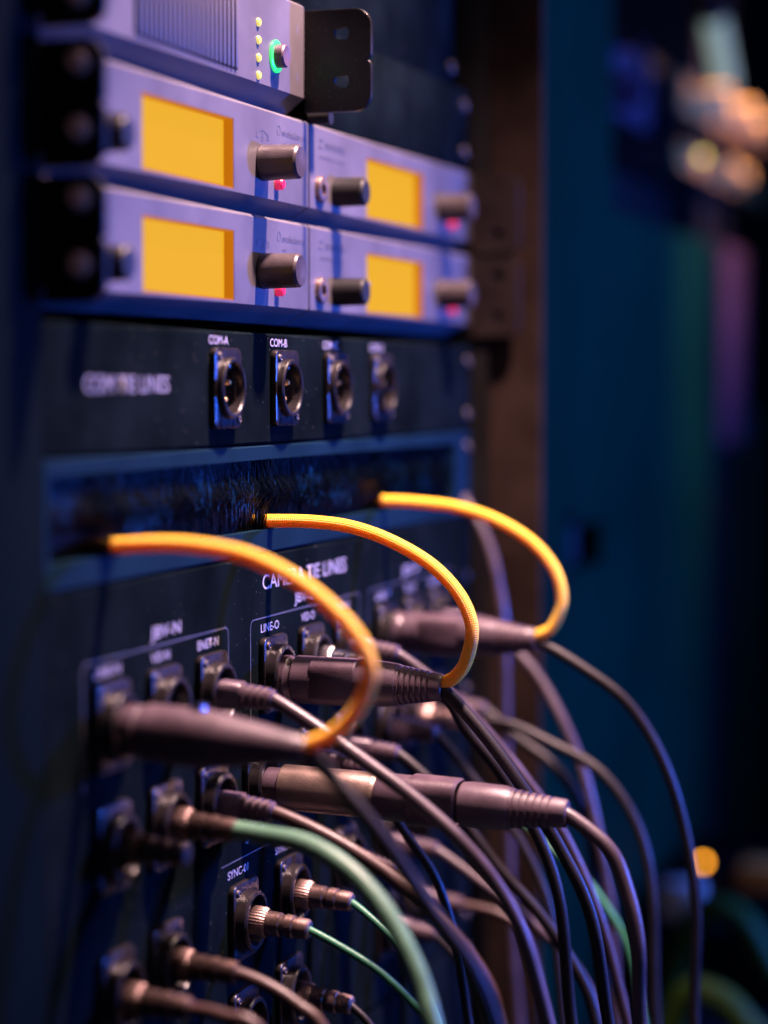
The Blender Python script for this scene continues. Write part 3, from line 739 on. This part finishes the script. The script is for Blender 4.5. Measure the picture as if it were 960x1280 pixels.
def ridged(t0, t1, r0, r1, n, depth=0.9):
    out = []
    for i in range(n):
        a = t0 + (t1 - t0) * i / n; b = t0 + (t1 - t0) * (i + 1) / n
        ra = r0 + (r1 - r0) * i / n; w = b - a
        out += [(a, ra), (a + w * 0.55, ra - (r0 - r1) * 0.5 / n), (a + w * 0.62, ra - depth), (b - w * 0.05, ra - depth)]
    return out
def flat_sides(t, a, k): return 1.0
def xlr(x, z, droop, label, key, style, cord_r=2.6, cord_mat=None, S=0.92):
    t = thing('audio_cable', label, 'cable', (x, -3, z), 'microphone style cables in the camera panel', rx=R(-droop) * -1)
    L = 77 * S
    lathe = lambda prof, n=32, **k: MB().lathe([(a * S, r) for a, r in prof], n, **k)
    if style == 'taper':
        lathe([(0, 8.6), (1, 9.2), (9, 9.2), (10, 8.4), (11.5, 8.4)], 40).build('collar', SHELL, t)
        lathe([(11.5, 9.3), (12.5, 10.0), (34, 10.2), (44, 9.4), (56, 7.6), (68, 5.8), (75, 4.8), (76.5, 4.2), (76.5, 0)], 40).build('shell', RUBBER, t)
        MB().box(-3.2, 3.2, -33, -27.5, 9.6, 11.6).build('latch', CHROME, t, bevel=0.8)
    elif style == 'ridge':
        lathe([(0, 8.8), (0.8, 9.6), (6, 9.6), (7, 8.8), (8.6, 8.4)], 40).build('collar', SHELL, t)
        lathe([(8.6, 8.8), (9.6, 9.8), (19, 9.8)], 40).build('sleeve', SHELL, t)
        lathe([(18, 9.2), (18.6, 9.55), (38.4, 9.5), (39.2, 9.0)], 64, power=3.4).build('grip', RUBBER, t)
        lathe([(38.6, 9.5), (40, 9.7), (52, 9.0), (57, 8.4), (57.6, 7.6)], 40).build('shell', SHELL, t)
        lathe(ridged(57, 72, 8.2, 6.0, 6) + [(72, 5.9), (76.2, 5.4), (77, 4.8), (77, 0)], 40).build('boot', RUBBER, t)
        MB().box(-1.6, 1.6, -50, -40, -0.8, 0.8).build('latch', SHELL, t)
    else:
        L = 132 * S
        lathe([(9.5, 8.4), (10.2, 9.2), (50, 9.2), (51, 8.9), (52, 8.4)], 48).build('adapter_barrel', BRASS, t)
        lathe([(0, 7.4), (9.6, 7.6)], 40).build('adapter_neck', SHELL, t)
        lathe([(52, 8.9), (53, 9.5), (66.5, 9.3)], 40).build('collar', SHELL, t)
        lathe([(66, 9.0), (66.6, 9.7), (86, 9.5), (87, 8.8)], 64, power=3.6).build('grip', RUBBER, t)
        lathe([(87, 7.2), (88, 8.6), (92, 9.0), (106, 8.6), (108.6, 8.0), (109, 7.2)], 40).build('shell', SHELL, t)
        lathe(ridged(108.6, 126, 7.8, 6.0, 6) + [(126, 6.0), (131, 5.6), (132, 5.0), (132, 0)], 40).build('boot', RUBBER, t)
    add_cord(t, key, L, cord_r, cord_mat or CABLE)
    return t
x1 = xlr(45, -118.5, 3.2, 'black cable with smooth tapered plug in the LINE-N socket', 'C1', 'taper', S=0.91)
x2 = xlr(196, -119.5, 0.6, 'black cable with ridged plug in the LINE-O socket', 'C2', 'ridge')
x3 = xlr(340, -115.0, 1.2, 'black cable with ridged plug in the blurred LINE-P socket', 'C3', 'ridge')
x4 = xlr(178, -160.5, 1.8, 'black cable whose long plug has a bronze barrel', 'C4', 'adapter', 3.0, MAUVE, S=0.96)

def orange(key, plug, L, label):
    P = CABLE_PATHS[key]
    x, y, z = P[0]
    e = tip(plug, L - 1.0)
    pts = [(x, y + 24, z - 0.5)] + [p for p in P[:-1] if (Vector(p) - Vector(e)).length > 7] + [(e[0], e[1] - 2.0, e[2] + 2.0), (e[0], e[1] + 1.0, e[2] + 0.6)]
    o = MB().tube(pts, 2.75, 20, 1.2).build('braided_cord', ORANGE, None, sharp=60)
    return tag(o, label, 'cord', 'orange braided cords looping from the bristles')
orange('O1', x1, 76.5 * 0.91, 'orange cord arching over to the smooth tapered plug, nearest and blurred')
orange('O2', x2, 77 * 0.92, 'sharp orange braided cord ending at the ridged LINE-O plug')
orange('O3', x3, 77 * 0.92, 'orange cord arching farthest, ending at the blurred LINE-P plug')

def net(x, z, droop, label, key, cord_mat, cord_r=2.6, L=26):
    t = thing('network_cable', label, 'cable', (x, -1, z), 'cables with ridged rubber boots', rx=R(droop))
    MB().lathe([(0, 5.4), (12, 5.4), (13, 4.9)], 32, power=3.5).build('plug', SHELL, t)
    MB().lathe([(12, 4.8)] + ridged(13, 25, 4.9, 4.1, 4, 1.0) + [(25, 3.9), (L, 2.8), (L, 0)], 28).build('boot', RUBBER, t)
    add_cord(t, key, L, cord_r, cord_mat, 7)
    return t
net(132, Z1 + 0.5, 4, 'pale mauve cable with ridged boot in the ENET-N socket', 'C5', MAUVE, 2.7)
net(283, Z1 + 1, 5, 'dark cable with ridged boot in the ENET-O socket', 'C6', MAUVE, 2.5)
net(422, Z1, 6, 'thick mauve cable hanging behind the LINE-P plug', 'C3b', MAUVE, 2.8)
net(132, Z2, 4, 'brown cable with ridged boot below the ENET-N socket', 'C8', BROWNC, 2.7)
net(283, Z2 - 1, 5, 'dark mauve cable with ridged boot behind the bronze barrel', 'C7', CABLE, 2.6)
net(422, Z2, 6, 'dark cable with ridged boot under the LINE-P plug', 'C19', CABLE, 2.8)
net(340, Z3 - 4, 3, 'mauve cable with ridged boot below the bronze barrelled plug', 'C9', MAUVE, 2.4)
net(381, Z4 + 4, 3, 'brown cable with ridged boot lowest among the hanging cables', 'C10', BROWNC, 2.3)

def coax(x, z, droop, label, key, cord_mat, cord_r=1.6, metal=None, L=28, bare=False):
    t = thing('coaxial_cable', label, 'cable', (x, -1.5, z), 'coaxial cables with metal plugs', rx=R(droop))
    kn = lambda tt, a, k: 1.0 + (0.035 if k % 2 else -0.02)
    M_ = metal or NICKEL
    MB().lathe([(0, 5.4), (0.8, 6.0), (9, 6.0), (10.2, 5.3)], 64, flute=kn).build('coupling_ring', M_, t, sharp=50)
    MB().lathe([(10, 4.9), (15.5, 4.8), (16, 4.3), (17.4, 4.3), (18, 4.7), (21, 4.6), (21.6, 4.0), (22.6, 4.0), (23, 4.3), (27.2, 4.0), (L, 3.3), (L, 0)], 32).build('plug_body', M_, t)
    if not bare: add_cord(t, key, L, cord_r, cord_mat, 6)
    return t
coax(163, Z3, 4, 'thin green cable with knurled metal plug under SYNC-01', 'C13', GREEN)
coax(213, Z3, 4, 'thin green cable with knurled metal plug under SYNC-02', 'C12', GREEN)
coax(88, Z2 + 1, 3, 'thick green cable bending down in the foreground', 'C11', PALEGREEN, 3.6, SHADENICKEL)
coax(88, Z3 + 1, 3, 'brown cable with metal plug at the bottom left', 'C15', BROWNC, 2.4, SHADENICKEL)
q = coax(44, Z2 + 1, 3, 'dark metal plug without a cable left of the thick green cable', 'C20', CABLE, 2.4, SHADENICKEL, bare=True)
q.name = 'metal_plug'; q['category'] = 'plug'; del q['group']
coax(46, Z3 - 1, 3, 'brown cable with metal plug in the lowest left corner', 'C16', BROWNC, 2.4, SHADENICKEL)
coax(381, Z2, 5, 'dark cable with bright metal plug under the ridged plugs', 'C18', CABLE, 2.6)
coax(381, Z3 + 4, 5, 'bright green thin cable hanging under the black ridged boot', 'C14', GREEN, 1.7)
coax(240, Z1 + 1, 3, 'black cable with chrome plug in the VID-O socket', 'C2b', CABLE, 2.6, CHROME)
net(240, Z2, 6, 'thin black cable passing under the long bronze barrelled plug', 'D1', CABLE, 2.0)
net(340, Z2, 6, 'thin black cable behind the end boot of the bronze barrelled plug', 'D2', CABLE, 2.1)
net(283, Z3, 6, 'thin black cable right of the green SYNC-02 cable', 'D3', CABLE, 2.0)
net(340, Z4, 6, 'thin black cable low in the shadow under the brown cable', 'D4', CABLE, 2.0)
coax(213, Z4, 5, 'thin black cable with metal plug below SYNC-02', 'D5', CABLE, 1.7)
t = thing('hanging_cable', 'mauve cable hanging at the right end of the bristles', 'cable', (474, 0, -54.6))
P = CABLE_PATHS['C17']; P = [(474, 14, -50), *P, (462, -26, -200), (464, -30, -300), (466, -40, FLOOR_Z + 4)]
MB().tube(world_pts(t, P), 2.8, 14).build('cord', MAUVE, t)

# ------------------------------------------------------------------ next bay
nb = thing('blue_cabinet', 'plain blue steel cabinet front with a small dark cutout right of the rack', 'cabinet', (620, 0, FLOOR_Z))
def nrow(z): return z - FLOOR_Z
grid_plate([(0, 0), (nrow(-116), 0), (nrow(-88), 0), (nrow(116), 0), (nrow(420), 0)], [0, 78, 166, 192, 557], [(78, 166, nrow(-116), nrow(-88)), (192, 557, nrow(116), nrow(420))], 30).build('front_panel', BLUESTEEL, nb)
MB().box(70, 175, 16, 18, nrow(-122), nrow(-82)).build('cutout_backing', HOLE, nb)
MB().box(4, 550, 32, 420, 4, nrow(114)).build('case', BLUESTEEL, nb)
MB().box(74, 90, -3, -0.2, nrow(-86), nrow(-78)).build('latch', RAILM, nb, bevel=1)
nd = thing('dark_rack', 'dark rack upright beyond the blue cabinet with a pink lit edge', 'rack', (1180, 0, FLOOR_Z))
MB().box(0, 145, 12, 400, 0, nrow(420)).build('side', BLACK, nd)
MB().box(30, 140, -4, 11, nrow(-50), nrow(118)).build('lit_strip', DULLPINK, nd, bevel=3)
MB().box(150, 700, 0, 400, 0, nrow(-20)).build('front', BLUESTEEL, nd)
# gear standing in the opening of the next bay
def gear(x0, x1, y0, z0, z1, label, mats, lamps=()):
    t = thing('audio_device', label, 'audio device', (x0, y0, z0), 'blurred devices of the next bay')
    w, h = x1 - x0, z1 - z0
    MB().box(0, w, 3, 260, 0, h).build('case', BLACK, t, bevel=2)
    MB().box(0, w, 0, 2.8, 0, h).build('front_panel', mats, t, bevel=1)
    for lx, lz, mm in lamps:
        o = MB().lathe([(0, 2.6), (2, 2.6), (3, 1.6), (3.2, 0)], 16).build('indicator_light', mm, t); o.location = (lx * MM, 0, lz * MM)
    return t
gear(815, 1500, 40, 118, 160, 'lowest dark device in the opening of the next bay', BLACK)
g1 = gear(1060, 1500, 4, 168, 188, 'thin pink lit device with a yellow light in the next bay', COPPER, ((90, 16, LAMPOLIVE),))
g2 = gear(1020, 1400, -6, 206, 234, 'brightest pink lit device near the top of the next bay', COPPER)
g3 = gear(848, 985, 12, 186, 236, 'short dim device beside the blue cabinet edge in the next bay', DULLPINK, ((119, 29, LAMPOLIVE),))
gear(815, 1400, 40, 240, 262, 'dark device near the top of the next bay', BLACK)
def gear_knob(g, x, z, r, L, m):
    o = MB().lathe([(0, r), (L, r * 0.93), (L + 2, r * 0.8), (L + 2, 0)], 24).build('control_knob', m, g); o.location = (x * MM, 0, z * MM)
def gear_handle(g, x, z0, z1, m):
    MB().tube([(x, 2, z0), (x, -20, z0 + 1), (x, -24, (z0 + z1) / 2), (x, -20, z1 - 1), (x, 2, z1)], 3.2, 12).build('handle', m, g)
for x, z, r, L in ((30, 12, 7, 16), (66, 17, 9, 22), (112, 11, 8, 18), (170, 16, 10, 24), (240, 12, 9, 20)): gear_knob(g2, x, z, r, L, ALU)
for x, z, r, L in ((12, 9, 6, 8), (130, 9, 8, 20), (210, 10, 7, 16)): gear_knob(g1, x, z, r, L, ALU)
for x in (18, 60): gear_knob(g3, x, 20, 7, 14, DULLPINK)
gear_handle(g3, 6, 6, 46, DULLPINK); gear_handle(g2, 300, 3, 25, ALU)
t = thing('tube_light', 'pale green white tube light at the upper right corner', 'lamp', (1085, -20, 262))
MB().tube([(38, 0, -26), (12, 0, -2), (-22, 0, 22)], 9, 16).build('tube', LAMPPALE, t)
MB().tube([(-20, 0, 21), (-34, 0, 32)], 11, 16).build('holder', BLACK, t)


def floor_box(name, x0, x1, y0, y1, z1, label):
    t = thing(name, label, 'case', (x0, y0, FLOOR_Z))
    MB().box(0, x1 - x0, 0, y1 - y0, 0, z1 - FLOOR_Z - 12).build('body', BLACK, t, bevel=3)
    MB().box(-1, x1 - x0 + 1, -1, y1 - y0 + 1, z1 - FLOOR_Z - 11.8, z1 - FLOOR_Z).build('lid', RAILM, t, bevel=3)
    return t
floor_box('floor_case', 898, 1110, -190, -6, -357, 'low dark case on the floor carrying the orange lamp')
floor_box('floor_case', 828, 892, -190, -6, -366, 'smaller dark case on the floor carrying the cream block')
t = thing('indicator_lamp', 'small glowing orange lamp on the low dark case', 'lamp', (965, -37, -357))
MB().lathe([(-4, 4), (4, 4), (4.5, 3.4), (4.5, 0)], 18).build('base', BLACK, t)
o = MB().box(-4, 4, -4, 4, 0, 5).build('holder', BLACK, t, bevel=1)
o = MB().lathe([(0, 2.3), (3, 2.2), (4.4, 1.3), (4.7, 0)], 18).build('lens', LAMPORANGE, t)
o.rotation_euler = (0, 0, R(-80)); o.location = (-0.004, 0, 0.009)
t = thing('orange_case', 'flat orange block lying on the low dark case', 'case', (915, -132, -357))
MB().box(0, 40, 0, 62, 0, 8.6).build('body', ORANGEPL, t, bevel=2)
MB().box(-0.6, 40.6, -0.6, 62.6, 9, 17).build('lid', ORANGEPL, t, bevel=2)
t = thing('cream_block', 'small cream plug block standing on the smaller dark case', 'plug', (846, -56, -366))
MB().box(0, 22, 0, 28, 0, 26).build('body', CREAM, t, bevel=4)
MB().lathe([(-1, 6), (2, 6), (3, 5), (3, 0)], 20, 11, 13).build('cap', BROWNC, t)
for pts, lab in (([(800, -40, -415 + 9), (792, -62, -352), (790, -75, -341), (790, -92, -345), (790, -104, -360), (792, -120, -385), (796, -170, -405), (830, -300, -406)],
                  'green hose arching up beside the small dark case'),
                 ([(672, -66, -406), (664, -82, -366), (662, -94, -362), (662, -110, -369), (662, -124, -384), (668, -160, -404), (700, -300, -406)],
                  'green hose lying lowest on the floor, nearest the rack')):
    o = MB().tube(pts, 8.5, 16, 6).build('green_hose', GREENPL, None); tag(o, lab, 'hose', 'green hoses on the floor')
